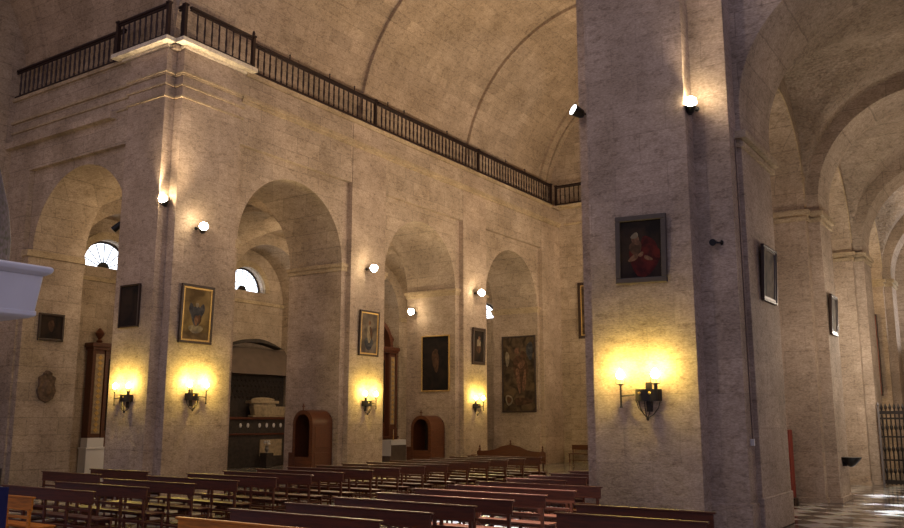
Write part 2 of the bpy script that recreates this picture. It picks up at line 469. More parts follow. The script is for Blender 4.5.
# ---- right arcade: piers, arches, aisle vaults
XR0, XR1, XS = -7.4, -4.5, -4.22     # nave face, aisle face, respond side
rp = [('stone_pier', 15.75, 18.3), ('stone_pier', 23.05, 25.2), ('stone_pier', 29.9, 32.1), ('stone_pier', 36.5, YW)]
bm = nb()
for (a, b) in ((18.5, 23.05), (25.2, 29.9), (32.1, 36.5)):
    arch_spandrel(bm, 'y', (a+b)/2, (b-a)/2, 7.6, a, b, 10.7, XR0, XR1)
box(bm, XR0, XR1, 16.3, YW, 10.7, 12.4)
for (a, b) in ((23.05, 25.2), (29.9, 32.1), (36.5, YW)): box(bm, XR0, XR1, a-.01, b+.01, 7.3, 10.7)
struct('wall_right', bm, 'stone')
# big crossing pier
PX, PY = -5.8, 15.3
t = thing('stone_pier', 'huge stepped stone pier right of centre, with a red-robed portrait and lit sconce', 'pier', (PX, PY, 0), 0, 'stone piers of the arcades')
bm = nb(); box(bm, -6.97-PX, -4.97-PX, 0, 1.0, 0, 16); obj('front_pilaster', bm, 'stone_pier', t)
bm = nb(); box(bm, -7.34-PX, -4.3-PX, .45, 3.2, 0, 16); obj('shaft', bm, 'stone_pier', t)
bm = nb(); box(bm, -4.5-PX, XS-PX, .95, 3.1, 0, 7.4); obj('respond', bm, 'stone_pier', t)
bm = nb(); box(bm, -4.5-PX, XS+.03-PX, .92, 3.12, 0, .62); box(bm, -7.43-PX, -4.27-PX, .42, 1.3, 0, .55); obj('plinth', bm, 'stone_pier', t, bevel=.02)
bm = nb()
for e, z0, z1 in ((.06, 7.10, 7.2), (.13, 7.26, 7.4), (.02, 7.2, 7.26)): box(bm, -4.5-PX, XS+e-PX, .95-e, 3.2+e, z0, z1)
obj('impost', bm, 'stone_trim', t)
def right_pier(y0, y1, r0, r1, label):
    t = thing('stone_pier', label, 'pier', (-5.9, y0, 0), 0, 'stone piers of the arcades'); X, Y = -5.9, y0
    bm = nb(); box(bm, XR0-X, XR1-X, 0, y1-y0, 0, 7.3); obj('shaft', bm, 'stone_pier', t)
    bm = nb(); box(bm, XR1-X-.02, XS-X, r0-Y, r1-Y, 0, 7.3); obj('respond', bm, 'stone_pier', t)
    bm = nb()
    for e, z0, z1 in ((.05, 7.02, 7.12), (.10, 7.17, 7.3), (.02, 7.12, 7.17)):
        box(bm, XR0-X-e, XR1-X+e, -e, y1-y0+e, z0, z1); box(bm, XR1-X-.02, XS+e-X, r0-Y-e, r1-Y+e, z0, z1)
    obj('impost', bm, 'stone_trim', t)
    bm = nb(); box(bm, XR1-X-.02, XS-X+.05, r0-Y-.05, r1-Y+.05, 0, .12); box(bm, XR0-X-.04, XR1-X+.04, -.04, y1-y0+.04, 0, .12); obj('plinth', bm, 'stone_pier', t)
    return t
right_pier(23.05, 25.2, 23.4, 24.8, 'stone aisle pier directly behind the huge foreground pier, black stoup on its side')
right_pier(29.9, 32.1, 30.2, 31.6, 'bright stone aisle pier beside the iron grille')
right_pier(36.5, YW, 36.7, YW, 'farthest stone pier behind the iron grille')
AC, AR = -1.6, 2.62
bm = nb()
for y0, y1, zs in ((16.25, 18.5, 7.85), (23.4, 24.8, 7.55), (30.2, 31.6, 7.5), (36.7, YW, 7.4)):
    arch_spandrel(bm, 'x', AC, AR, zs, XR1-.02, 1.02, 11.0, y0, y1, n=48)
    box(bm, XR1-.02, XS, y0, y1, 7.3, zs)
    box(bm, 1.02, 1.3, y0, y1, 0, 10.9)
struct('wall_aisle_right', bm, 'stone')
bm = nb()
for y0, y1 in ((18.48, 23.42), (24.78, 30.22), (31.58, 36.72)):
    groin(bm, XR1, 1.3, y0, y1, 7.6, 2.96)
struct('ceiling_aisle_right', bm, 'stone_rough', smooth=True)
# light-coloured arrises of the wall arches
bm = nb()
for (a, b) in ((18.5, 23.05), (25.2, 29.9), (32.1, 36.5)):
    ring(bm, 'y', (a+b)/2, 7.6, (b-a)/2, (b-a)/2+.06, XR1-.02, XR1+.03)
struct('trim_7', bm, 'stone_trim')
# wall over the big arch toward the camera and outer aisle wall with window openings
bm = nb(); box(bm, -4.5, 1.3, 16.3, 18.5, 11.0, 16)
struct('wall_crossing', bm, 'stone_rough')
bm = nb()
box(bm, 1.3, 1.7, 16.25, YW, 0, 5.4); box(bm, 1.3, 1.7, 16.25, YW, 8.6, 11)
for a, b in ((16.25, 26.4), (28.4, 33.4), (35.2, YW)): box(bm, 1.3, 1.7, a, b, 5.4, 8.6)
struct('wall_outer_right', bm, 'stone')
bm = nb(); box(bm, -4.5, 1.7, 16.3, YW, 10.98, 11.1); struct('ceiling_cap_right', bm, 'stone')

exec_after = []
# ================================================================= BALUSTRADE
def railing(p0, p1, z, label, posts=(True, True), fin=()):
    p0 = Vector((*p0, 0)); p1 = Vector((*p1, 0)); d = p1-p0; Ln = d.length
    ang = math.atan2(d.y, d.x)
    t = thing('balustrade', label, 'railing', (p0.x, p0.y, z), ang, 'balustrades of the gallery')
    bm = nb(); box(bm, 0, Ln, -.05, .05, .93, 1.0); box(bm, 0, Ln, -.03, .03, .86, .91); obj('handrail', bm, 'railiron', t, bevel=.01)
    bm = nb(); box(bm, 0, Ln, -.035, .035, .03, .08); obj('bottom_rail', bm, 'railiron', t)
    for k, f in enumerate(posts):
        if f:
            bm = nb(); x = 0 if k == 0 else Ln
            box(bm, x-.05, x+.05, -.05, .05, 0, 1.01); box(bm, x-.07, x+.07, -.07, .07, .98, 1.03)
            if f == 2: lathe(bm, [(.02, 1.03), (.05, 1.08), (.045, 1.13), (.01, 1.2)], (x, 0, 0), 8)
            obj('post', bm, 'railiron', t)
    for f in fin:
        bm = nb(); cyl(bm, (f, 0, 1.0), (f, 0, 1.12), .02, .02, 6); lathe(bm, [(.012, 0), (.035, .03), (.01, .07)], (f, 0, 1.12), 8); obj('finial', bm, 'railiron', t)
    n = max(2, int(Ln/.24)); me = None
    for i in range(1, n):
        x = Ln*i/n
        if me is None:
            bm = nb()
            lathe(bm, [(.024, .08), (.03, .15), (.018, .2), (.032, .36), (.034, .46), (.02, .6), (.03, .7), (.02, .86)], (0, 0, 0), 6)
            b = obj('baluster', bm, 'railiron', t); me = b.data
        else:
            b = bpy.data.objects.new('baluster', me); COL.objects.link(b); b.parent = t
        b.location = (x, 0, 0)
    return t
ZR = 12.42
railing((-27.0, 14.58), (-21.3, 14.58), ZR-.06, 'dark iron balustrade over the left transept arch', (False, False))
railing((-21.3, 14.34), (XA-.14, 14.34), ZR+.02, 'dark iron balustrade on the left face of the corner pier', (True, True))
railing((XA-.12, 14.68), (XA+.14, 14.68), ZR+.02, 'short iron balustrade piece in the corner notch of the corner pier', (False, True))
railing((XA+.18, 14.82), (XA+.18, 17.2), ZR+.02, 'dark iron balustrade on the right face of the corner pier', (False, 2))
railing((XA+.02, 17.32), (XA+.02, 23.3), ZR-.06, 'dark iron balustrade over the first arch', (False, True), (1.6, 3.5, 4.8))
railing((XA+.02, 23.42), (XA+.02, 30.3), ZR-.06, 'dark iron balustrade over the second arch', (False, True), (.6, 1.6, 4.5))
railing((XA+.02, 30.42), (XA+.02, 37.0), ZR-.06, 'dark iron balustrade over the third arch', (False, True), (2.2, 4.0))
railing((XA+.1, 37.42), (-7.6, 37.42), ZR-.06, 'dark iron balustrade crossing the far wall', (True, False))

# ================================================================= PEWS
def make_pew(L, wm, name='pew'):
    t = thing(name, 'x', 'pew')
    def part(n, f, bev=.006):
        bm = nb(); f(bm); return obj(n, bm, wm, t, bevel=bev)
    part('backrest', lambda b: (box(b, 0, L, -.012, .018, .68, .86), box(b, -.03, L+.03, -.028, .034, .855, .88)))
    part('lower_rail', lambda b: box(b, .04, L-.04, -.01, .012, .56, .60))
    part('seat', lambda b: box(b, 0, L, .10, .40, .42, .445))
    part('seat_apron', lambda b: box(b, .04, L-.04, .37, .39, .35, .42))
    part('back_stretcher', lambda b: box(b, .06, L-.06, -.012, .012, .30, .33))
    nl = 4
    for k in range(nl+1):
        x = .06+(L-.12)*k/nl
        part('rear_leg', lambda b: (box(b, x-.022, x+.022, -.02, .02, 0, .2), lathe(b, [(.022, .2), (.014, .24), (.026, .32), (.014, .40)], (x, 0, 0), 8), box(b, x-.022, x+.022, -.02, .02, .40, .70)), 0)
        part('front_leg', lambda b: (lathe(b, [(.016, 0), (.024, .04), (.014, .1), (.026, .25), (.016, .36)], (x, .38, 0), 8), box(b, x-.022, x+.022, .36, .40, .34, .42)), 0)
        part('side_stretcher', lambda b: (box(b, x-.012, x+.012, 0, .38, .12, .15), box(b, x-.012, x+.012, 0, .38, .30, .33)), 0)
    part('long_stretcher', lambda b: box(b, .06, L-.06, .18, .21, .12, .15))
    part('kneeler', lambda b: (box(b, .03, L-.03, -.27, -.17, .15, .18), box(b, .1, .13, -.30, .0, .0, .15), box(b, L-.13, L-.1, -.30, .0, .0, .15)))
    return t
used = {}
def place(proto, x, y, label):
    if not used.get(proto.name):
        used[proto.name] = 1; proto.location = (x, y, 0); proto['label'] = label; o = proto
    else: o = dup(proto, (x, y, 0), None, label)
    o['group'] = 'orange benches in front of the pews' if proto is P_or else 'dark wooden pews in rows'; return o
P_main = make_pew(2.42, 'pew'); P_left = make_pew(2.6, 'pew'); P_short = make_pew(1.25, 'pew'); P_side = make_pew(2.05, 'pew'); P_foot = make_pew(1.85, 'pew')
P_or = make_pew(2.5, 'orange')
ordn = ['first', 'second', 'third', 'fourth', 'fifth', 'sixth', 'seventh', 'eighth', 'ninth', 'tenth', 'eleventh', 'twelfth', 'thirteenth', 'fourteenth', 'fifteenth', 'sixteenth', 'seventeenth']
for k in range(7):
    place(P_main, -8.72, 7.97+1.0*k, 'dark red-brown pew of the middle block, %s row behind the right orange bench' % ordn[k])
for k in range(4):
    place(P_short, -8.75, 15.05+.92*k, 'short dark pew left of the huge pier, %s of four rows' % ('nearest', 'second', 'third', 'farthest')[k])
for k in range(16):
    place(P_left, -15.15, 8.6+1.0*k, 'dark red-brown pew of the left block, %s row behind the left orange bench' % ordn[k])
for k, y in enumerate((11.32, 12.5)):
    place(P_side, -18.4, y, 'dark side pew at the far left before the corner pier, %s row' % ('front', 'back')[k])
for k, y in enumerate((9.88, 10.96)):
    place(P_foot, (-5.05, -5.3)[k], y, 'dark pew across the foot of the huge pier, %s of the two' % ('nearer', 'farther')[k])
place(P_or, -8.5, 6.97, 'orange wooden bench at bottom centre-left in front of the middle pews')
place(P_or, -14.9, 7.5, 'orange wooden bench at the lower left corner in front of the left pews')

# carved settle
t = thing('carved_settle', 'long dark carved settle with arched crest near the far wall', 'bench', (-18.45, 29.4, 0))
L = 3.0
bm = nb()
pts = [(0, .35), (0, .78), (.1, .84), (.2, .80), (.55, .82), (.8, .86), (1.1, .98), (1.5, 1.06), (1.9, .98), (2.2, .86), (2.45, .82), (2.8, .80), (2.9, .84), (3.0, .78), (3.0, .35)]
prism(bm, pts, lambda u, v, k: (u, .05*k, v)); obj('backrest', bm, 'pew', t)
for x in (.12, 1.5, 2.88):
    bm = nb(); lathe(bm, [(.02, 0), (.05, .05), (.02, .1), (.035, .14), (.005, .2)], (x, .025, .83 if x != 1.5 else 1.03), 8); obj('finial', bm, 'pew', t)
bm = nb(); box(bm, 0, L, -.45, .05, .40, .45); obj('seat', bm, 'pew', t, bevel=.01)
bm = nb(); box(bm, .05, L-.05, -.40, -.37, .30, .40); obj('apron', bm, 'pew', t)
for x in (.08, 1.0, 2.0, L-.08):
    for y in (-.38, .0):
        bm = nb(); lathe(bm, [(.02, 0), (.035, .06), (.02, .14), (.04, .26), (.025, .4)], (x, y, 0), 8); obj('leg', bm, 'pew', t)
for x in (.03, L-.03):
    bm = nb(); box(bm, x-.03, x+.03, -.42, 0, .62, .66); cyl(bm, (x, -.4, .45), (x, -.4, .62), .02, .02, 8); obj('armrest', bm, 'pew', t)
# bench by the far wall
t = thing('wooden_bench', 'small dark wooden bench against the far wall left of the huge pier', 'bench', (-18.3, 37.4, 0))
L = 2.2
bm = nb(); box(bm, 0, L, .1, .14, .62, .84); obj('backrest', bm, 'pew', t, bevel=.01)
bm = nb(); box(bm, 0, L, -.3, .14, .42, .46); obj('seat', bm, 'pew', t, bevel=.01)
for x in (.05, L-.05):
    for y, h in ((-.26, .42), (.12, .66)):
        bm = nb(); lathe(bm, [(.025, 0), (.035, .1), (.02, .2), (.03, h)], (x, y, 0), 8); obj('leg', bm, 'pew', t)
bm = nb(); box(bm, .05, L-.05, -.27, -.24, .14, .17); obj('stretcher', bm, 'pew', t)

# ================================================================= CONFESSIONALS
def confessional(x, y, W, D, Hh, label):
    t = thing('confessional', label, 'confessional', (x, y, 0), group='confessionals in the arches')
    r = W/2; zs = Hh-r; n = 16
    def outline(rr, z0): return [(r-rr, z0)]+[(r-rr*math.cos(PI*i/n), zs+rr*math.sin(PI*i/n)) for i in range(n+1)]+[(r+rr, z0)]
    # hollow hood: ring + side walls
    bm = nb(); ring(bm, 'x', r, zs, r-.05, r, -D, 0, n=20)
    box(bm, 0, .05, -D, 0, .1, zs); box(bm, W-.05, W, -D, 0, .1, zs); box(bm, .05, W-.05, -.04, 0, .1, zs)
    prism(bm, [(r-(r-.05)*math.cos(PI*i/n), zs+(r-.05)*math.sin(PI*i/n)) for i in range(n+1)], lambda u, v, k: (u, -.04*k, v))
    obj('hood', bm, 'conf', t, smooth=True)
    bm = nb(); box(bm, -.03, W+.03, -D-.03, 0, 0, .12); obj('base', bm, 'conf', t, bevel=.01)
    bm = nb(); box(bm, .12, W-.12, -D, -D+.03, .12, .82); obj('half_door', bm, 'conf', t, bevel=.008)
    bm = nb(); box(bm, .05, .12, -D-.01, -D+.03, .12, zs); box(bm, W-.12, W-.05, -D-.01, -D+.03, .12, zs); ring(bm, 'x', r, zs, r-.13, r-.04, -D-.01, -D+.03, n=20); obj('front_frame', bm, 'conf', t)
    bm = nb(); box(bm, W, W+.02, -D+.12, -.12, .25, .95); box(bm, W, W+.02, -D+.12, -.12, 1.1, zs-.1); obj('side_panel', bm, 'conf', t, bevel=.008)
    bm = nb(); box(bm, .06, W-.06, -.5, -.05, .42, .46); obj('seat', bm, 'conf', t)
    bm = nb(); box(bm, .055, W-.055, -.06, -.045, .5, zs+r*.6); obj('shade_backing', bm, 'dark', t)  # dark sheet at the back, painted shade for the booth opening
    bm = nb(); box(bm, r-.015, r+.015, -D+.0, -D+.03, Hh, Hh+.2); box(bm, r-.06, r+.06, -D, -D+.03, Hh+.1, Hh+.13); obj('cross', bm, 'conf', t)
    bm = nb(); box(bm, -.32, 0, -D+.15, -.15, .12, .95); obj('kneeling_wing', bm, 'conf', t, bevel=.02)
    return t
confessional(-20.18, 21.88, .86, .95, 2.3, 'round-topped brown wooden confessional in the first arch')
confessional(-20.55, 28.83, .96, .95, 2.15, 'round-topped brown wooden confessional in the second arch below the dark canvas')

# ================================================================= PAINTINGS
def canvas_mat(name, base, hi, scale=3.0, seed=0.0):
    m, nt, b = nodes(name); L = nt.links.new
    tc = nt.nodes.new('ShaderNodeTexCoord'); mp = nt.nodes.new('ShaderNodeMapping'); mp.inputs['Location'].default_value = (seed, seed, seed)
    L(tc.outputs['Object'], mp.inputs['Vector'])
    n = nt.nodes.new('ShaderNodeTexNoise'); n.inputs['Scale'].default_value = scale; n.inputs['Detail'].default_value = 4; n.inputs['Distortion'].default_value = .6
    L(mp.outputs[0], n.inputs['Vector'])
    r = nt.nodes.new('ShaderNodeValToRGB'); r.color_ramp.elements[0].position = .38; r.color_ramp.elements[1].position = .66
    r.color_ramp.elements[0].color = (*base, 1); r.color_ramp.elements[1].color = (*hi, 1)
    L(n.outputs['Fac'], r.inputs['Fac']); L(r.outputs['Color'], b.inputs['Base Color'])
    b.inputs['Roughness'].default_value = .85; b.inputs['Specular IOR Level'].default_value = .25
    M[name] = m; return name
canvas_mat('cv_dark', (.008, .006, .006), (.03, .018, .012), 2.5, 1)
canvas_mat('cv_black', (.006, .005, .006), (.02, .012, .010), 2.5, 4)
canvas_mat('cv_gold', (.10, .065, .028), (.26, .18, .075), 2.0, 2)
canvas_mat('cv_grey', (.07, .055, .045), (.20, .155, .11), 2.6, 3)
canvas_mat('cv_brown', (.03, .02, .013), (.13, .085, .045), 2.4, 5)
canvas_mat('p_flesh', (.10, .05, .03), (.22, .12, .07), 8, 1)
canvas_mat('p_red', (.030, .005, .005), (.10, .013, .010), 5, 2)
canvas_mat('p_blue', (.03, .032, .04), (.08, .075, .08), 6, 3)
canvas_mat('p_pale', (.16, .13, .09), (.32, .26, .17), 6, 4)
canvas_mat('p_brown', (.05, .028, .016), (.11, .055, .03), 6, 5)
def blob(bm, cx, cz, rx, rz, y, rot=0, mi=0, n=16):
    vs = []
    for i in range(n):
        a = 2*PI*i/n; k = 1+.10*math.sin(3*a+cx*9)
        u = rx*k*math.cos(a); v = rz*k*math.sin(a)
        vs.append(bm.verts.new((cx+u*math.cos(rot)-v*math.sin(rot), y, cz+u*math.sin(rot)+v*math.cos(rot))))
    f = bm.faces.new(vs[::-1]); f.material_index = mi
def painting(W, Hh, loc, rz, label, frame='frame', fw=.09, cv='cv_dark', inner=None, fig=None, tilt=0.0, cat='painting', name='framed_painting', roll=0):
    """local: x across, z up, wall at y=0, front toward -y"""
    t = thing(name, label, cat, loc, rz)
    t.rotation_euler = (tilt, roll, rz)
    bm = nb()
    for x0, x1, z0, z1 in ((-W/2, W/2, 0, fw), (-W/2, W/2, Hh-fw, Hh), (-W/2, -W/2+fw, fw, Hh-fw), (W/2-fw, W/2, fw, Hh-fw)):
        box(bm, x0, x1, -.07, 0, z0, z1)
    obj('frame', bm, frame, t, bevel=.012)
    i = 0
    if inner:
        i = .045; bm = nb(); a = fw
        for x0, x1, z0, z1 in ((-W/2+a, W/2-a, a, a+i), (-W/2+a, W/2-a, Hh-a-i, Hh-a), (-W/2+a, -W/2+a+i, a+i, Hh-a-i), (W/2-a-i, W/2-a, a+i, Hh-a-i)):
            box(bm, x0, x1, -.05, -.01, z0, z1)
        obj('gilt_slip', bm, inner, t)
    bm = nb(); box(bm, -W/2+fw*.8, W/2-fw*.8, -.03, -.01, fw*.8, Hh-fw*.8); c = obj('canvas', bm, cv, t)
    if fig:
        mats = []; bm = nb()
        for k, (mt, cx, cz, rx, rzz, ro) in enumerate(fig):
            if mt not in mats: mats.append(mt)
            blob(bm, cx*W, cz*Hh, rx*W, rzz*Hh, -.031-.0006*k, ro, mats.index(mt))
        obj('painted_figure', bm, None, c, mats=mats)
    return t
F_port = [('p_red', .06, .36, .30, .26, 0), ('p_red', .17, .50, .14, .20, .3), ('p_brown', -.10, .52, .12, .12, 0), ('p_flesh', -.10, .64, .075, .085, .4), ('p_pale', -.12, .70, .08, .04, .5), ('p_flesh', -.15, .37, .11, .04, .5), ('p_flesh', .0, .42, .06, .03, .6), ('p_flesh', .14, .36, .09, .03, -.4)]
F_virgin = [('p_pale', .0, .25, .22, .07, 0), ('p_blue', 0, .48, .17, .17, 0), ('p_blue', -.14, .56, .08, .13, .4), ('p_blue', .14, .56, .08, .13, -.4), ('p_flesh', 0, .40, .06, .09, 0), ('p_pale', 0, .66, .05, .04, 0), ('p_brown', .10, .42, .05, .08, 0)]
F_saint = [('p_blue', 0, .28, .22, .14, 0), ('p_pale', .02, .50, .12, .20, 0), ('p_flesh', .02, .73, .06, .05, 0), ('p_brown', .1, .52, .07, .14, .2)]
F_small = [('p_pale', 0, .55, .15, .17, 0), ('p_brown', 0, .42, .2, .1, 0), ('p_flesh', .03, .72, .08, .06, 0)]
F_big = [('p_brown', .05, .55, .22, .2, .1), ('p_flesh', -.02, .42, .06, .17, .12), ('p_flesh', .16, .40, .05, .15, -.1), ('p_flesh', -.05, .80, .07, .05, 0), ('p_brown', .14, .74, .09, .06, .2), ('p_blue', .33, .8, .1, .12, 0), ('p_pale', -.3, .16, .11, .07, .2), ('p_brown', -.3, .16, .07, .045, .2), ('p_brown', .1, .14, .28, .05, 0), ('p_pale', -.34, .7, .06, .10, 0), ('p_flesh', .08, .62, .12, .04, .7)]
F_dark = [('p_brown', 0, .55, .12, .2, .1), ('p_brown', .02, .72, .06, .04, 0)]
HX = PI/2   # rotation so that -y local faces +x world
painting(1.12, 1.6, (XA+.01, 15.68, 4.02), HX, 'gilt-edged painting of a winged figure in gold haze on the corner pier\'s right face', 'frame', .07, 'cv_gold', 'gilt', F_virgin, tilt=.03)
painting(1.05, 1.55, (XA+.01, 23.1, 4.13), HX, 'greyish painting of a standing robed figure on the pier between first and second arches', 'frame', .06, 'cv_grey', 'gilt', F_saint, tilt=.03)
painting(.96, 1.5, (XA+.01, 30.2, 4.2), HX, 'small dark painting of a pale figure on the pier between second and third arches', 'frame', .08, 'cv_dark', 'greyframe', F_small, tilt=.03)
painting(.84, 1.17, (-20.13, 14.51, 4.43), 0, 'plain blackened painting on the corner pier\'s left face', 'frame', .04, 'cv_dark')
painting(.86, .86, (-25.59, 15.6, 4.42), HX, 'small dark square painting under the left arch above the carved shield', 'frame', .07, 'cv_dark', None, F_dark)
painting(1.38, 2.25, (-20.03, 28.84, 3.1), 0, 'tall nearly black painting in thin gilt frame above the second confessional', 'gilt', .05, 'cv_black', None, F_dark)
painting(1.8, 3.55, (-20.1, 35.79, 2.33), 0, 'large dark painting of a giant wading figure in the third arch', 'frame', .07, 'cv_brown', None, F_big)
painting(1.2, 2.7, (-17.36, YW-.01, 5.8), 0, 'tall dark-framed painting on the far wall beside the huge pier edge', 'frame', .14, 'cv_brown', 'gilt', F_small)
painting(1.0, 1.28, (-5.93, 15.285, 4.51), 0, 'portrait of a bearded man in red on the huge foreground pier', 'greyframe', .10, 'cv_dark', None, F_port, tilt=.04, roll=.035)
painting(1.02, 1.1, (XS+.01, 17.46, 4.25), HX, 'silver-framed picture on the side of the huge foreground pier', 'frame', .05, 'cv_grey', 'silver', None, tilt=.05)
painting(.82, 1.04, (XS+.01, 23.95, 4.12), HX, 'silver-framed picture on the side of the second aisle pier', 'frame', .05, 'cv_grey', 'silver', None, tilt=.05)
painting(.34, 3.08, (-4.96, 36.48, 2.88), 0, 'tall narrow red-edged picture on the farthest pier above the grille', 'frame', .05, 'cv_brown', 'redpaint')

# carved coat of arms under the left arch
t = thing('carved_shield', 'carved stone coat of arms on the left jamb below the small painting', 'relief', (-25.59, 15.6, 2.5), HX)
bm = nb()
pts = [(-.22, .55), (-.26, .75), (-.12, .82), (-.06, .95), (.06, .95), (.12, .82), (.26, .75), (.22, .55), (.28, .35), (.2, .12), (0, 0), (-.2, .12), (-.28, .35)]
prism(bm, pts, lambda u, v, k: (u*1.15, -.08*k, v*1.05)); obj('escutcheon', bm, 'relief', t, bevel=.03)
bm = nb(); ell(bm, (0, -.09, .45), .17, .05, .24); obj('boss', bm, 'relief', t, smooth=True)
bm = nb()
for i in range(5): ell(bm, (-.12+.06*i, -.07, .9+.03*(i % 2)), .03, .04, .05)
obj('crown', bm, 'relief', t, smooth=True)

# ================================================================= RETABLES, ALTARS, CHAPEL FURNITURE
def retable(y, label, x=-28.65, W=3.0, pm='white'):
    """against back wall of a chapel niche, faces +x"""
    t = thing('altar_retable', label, 'retable', (x, y, 0), HX, 'retables of the side chapels')
    bm = nb(); box(bm, -W/2, W/2, -.45, 0, 0, .95); box(bm, -W/2-.04, W/2+.04, -.5, 0, .95, 1.02); obj('plinth', bm, pm, t, bevel=.01)
    bm = nb(); box(bm, -W/2+.1, W/2-.1, -.18, 0, 1.02, 4.5); obj('back_panel', bm, 'redwood', t)
    for s in (-1, 1):
        xx = s*(W/2-.36)
        bm = nb(); box(bm, xx-.33, xx+.33, -.44, -.05, 1.02, 1.35); obj('pedestal', bm, pm, t)
        bm = nb(); box(bm, xx-.33, xx+.33, -.36, -.05, 1.35, 4.5); box(bm, xx-.33, xx-.2, -.42, -.36, 1.35, 4.5); box(bm, xx+.2, xx+.33, -.42, -.36, 1.35, 4.5); pc = obj('pilaster', bm, 'redwood', t, bevel=.01)
        bm = nb(); box(bm, xx-.17, xx+.17, -.38, -.36, 1.5, 4.35); obj('pale_panel', bm, 'effigy', pc)
        for k in range(14):
            z = 1.62+k*.2; bm = nb(); prism(bm, [(-.10, 0), (0, -.09), (.10, 0), (0, .09)], lambda u, v, q: (xx+u, -.38-.02*q, z+v)); obj('gilt_lozenge', bm, 'gilt', pc)
        bm = nb(); lathe(bm, [(.06, 4.75), (.13, 4.82), (.05, 4.9), (.15, 5.05), (.17, 5.12), (.03, 5.3)], (xx, -.25, 0), 10); obj('urn', bm, 'redwood', t, smooth=True)
    bm = nb(); box(bm, -W/2, W/2, -.46, 0, 4.5, 4.6); box(bm, -W/2-.06, W/2+.06, -.52, 0, 4.6, 4.75); obj('entablature', bm, 'redwood', t, bevel=.01)
    if W > 3: bm = nb(); ring(bm, 'x', 0, 4.75, W/2-.62, W/2-.42, -.42, -.05, n=20); obj('pediment', bm, 'redwood', t)
    bm = nb(); box(bm, -.75, .75, -.22, -.17, 1.6, 4.2); obj('niche_picture', bm, 'cv_dark', t)
    return t
retable(20.1, 'red-brown gilded altar retable seen through the left transept arch', W=2.4)
retable(C3, 'red-brown altar retable with curved pediment behind the second arch', x=-27.1, W=3.1, pm='redwood').scale = (1, 1, 1.17)
# altar with white cloth
t = thing('altar_table', 'small altar table with white cloth behind the second arch', 'altar', (-26.05, 34.1, 0))
bm = nb(); box(bm, -.38, .38, -.9, .9, 0, .995); obj('altar_block', bm, 'roof', t)
c = nb(); box(c, -.46, .46, -.97, .97, 1.0, 1.03); box(c, .43, .46, -.97, .97, .8, 1.0); box(c, -.46, .46, -.97, -.94, .3, 1.0); box(c, -.46, .46, .94, .97, .3, 1.0)
ac = obj('altar_cloth', c, 'offwhite'); ac.location = (-26.05, 34.1, 0.0); tag(ac, 'white cloth draped over the small altar table behind the second arch', 'tablecloth')
t = thing('candlestick', 'thin candlestick standing on the white-clothed altar', 'candlestick', (-25.95, 33.8, 1.03))
bm = nb(); lathe(bm, [(.06, 0), (.05, .03), (.015, .06), (.02, .2), (.04, .24)], (0, 0, 0), 8); obj('stem', bm, 'gilt', t)
bm = nb(); cyl(bm, (0, 0, .24), (0, 0, .5), .015, .015, 8); obj('candle', bm, 'candle', t)

# tomb-like altar in the second bay
t = thing('carved_altar', 'dark carved altar filling the chapel behind the first arch', 'altar', (-28.6, 26.85, 0), HX)
bm = nb(); box(bm, -1.95, 1.95, -.6, 0, 0, 2.0); obj('base', bm, 'chapel', t, bevel=.02)
bm = nb(); box(bm, -1.98, 1.98, -.7, 0, 2.0, 2.1); box(bm, -1.95, 1.95, -.66, 0, 1.35, 1.42); obj('ledge', bm, 'pew', t, bevel=.01)
for k in range(6):
    bm = nb(); x = -.95+(.42*k if k < 2 else .42*k+.25); ell(bm, (x, -.62, 1.75), .07, .04, .10, 8, 6); obj('rosette', bm, 'offwhite', t, smooth=True)
bm = nb(); box(bm, .2, 1.5, -.63, -.6, .45, 1.15); obj('frontal', bm, 'effigy', t)
bm = nb(); box(bm, -1.95, 1.95, -.18, 0, 2.1, 3.9); obj('back_panel', bm, 'chapel', t)
bm = nb()
for r_ in range(4):
    box(bm, -1.85, 1.85, -.2, -.17, 2.8+r_*.24, 2.98+r_*.24)
    for k in range(16):
        x = -1.85+k*.235+(.11 if r_ % 2 else 0); ell(bm, (x, -.2, 2.95+r_*.24), .09, .04, .07, 8, 4)
obj('scalloped_tiles', bm, 'chapel', t, smooth=True)
bm = nb(); prism(bm, [(0, 3.9), (-1.1, 3.9), (-.15, 5.1), (0, 5.1)], lambda u, v, k: (-1.95+3.9*k, u, v)); obj('sloping_hood', bm, 'roof', t)
bm = nb(); ring(bm, 'x', 0, 4.72, 1.7, 1.95, -.55, 0, a0=.1, a1=PI-.1, n=24)
bm.free(); bm = nb()
for i in range(24):
    a, b = i/24, (i+1)/24
    z = lambda q: 5.1+.22*math.sin(PI*q)
    x0, x1 = -1.5+3*a, -1.5+3*b
    vs = [bm.verts.new(p) for p in ((x0, -.5, z(a)), (x1, -.5, z(b)), (x1, 0, z(b)), (x0, 0, z(a)), (x0, -.5, z(a)+.14*math.sin(PI*a)+.01), (x1, -.5, z(b)+.14*math.sin(PI*b)+.01), (x1, 0, z(b)+.14*math.sin(PI*b)+.01), (x0, 0, z(a)+.14*math.sin(PI*a)+.01))]
    for f in ((0,1,2,3), (7,6,5,4), (0,4,5,1), (3,2,6,7)): bm.faces.new([vs[q] for q in f])
bmesh.ops.remove_doubles(bm, verts=bm.verts[:], dist=.0005)
obj('canopy', bm, 'chapel', t)
t = thing('sarcophagus', 'pale carved urn-shaped sarcophagus on the dark altar behind the first arch', 'sarcophagus', (-28.1, 27.45, 2.1), HX)
bm = nb(); box(bm, -.95, 1.05, -.22, .12, .0, .08); frustum(bm, (-.8, .95, -.18, .1, .08), (-.92, 1.05, -.22, .12, .46)); obj('chest', bm, 'effigy', t, bevel=.03)
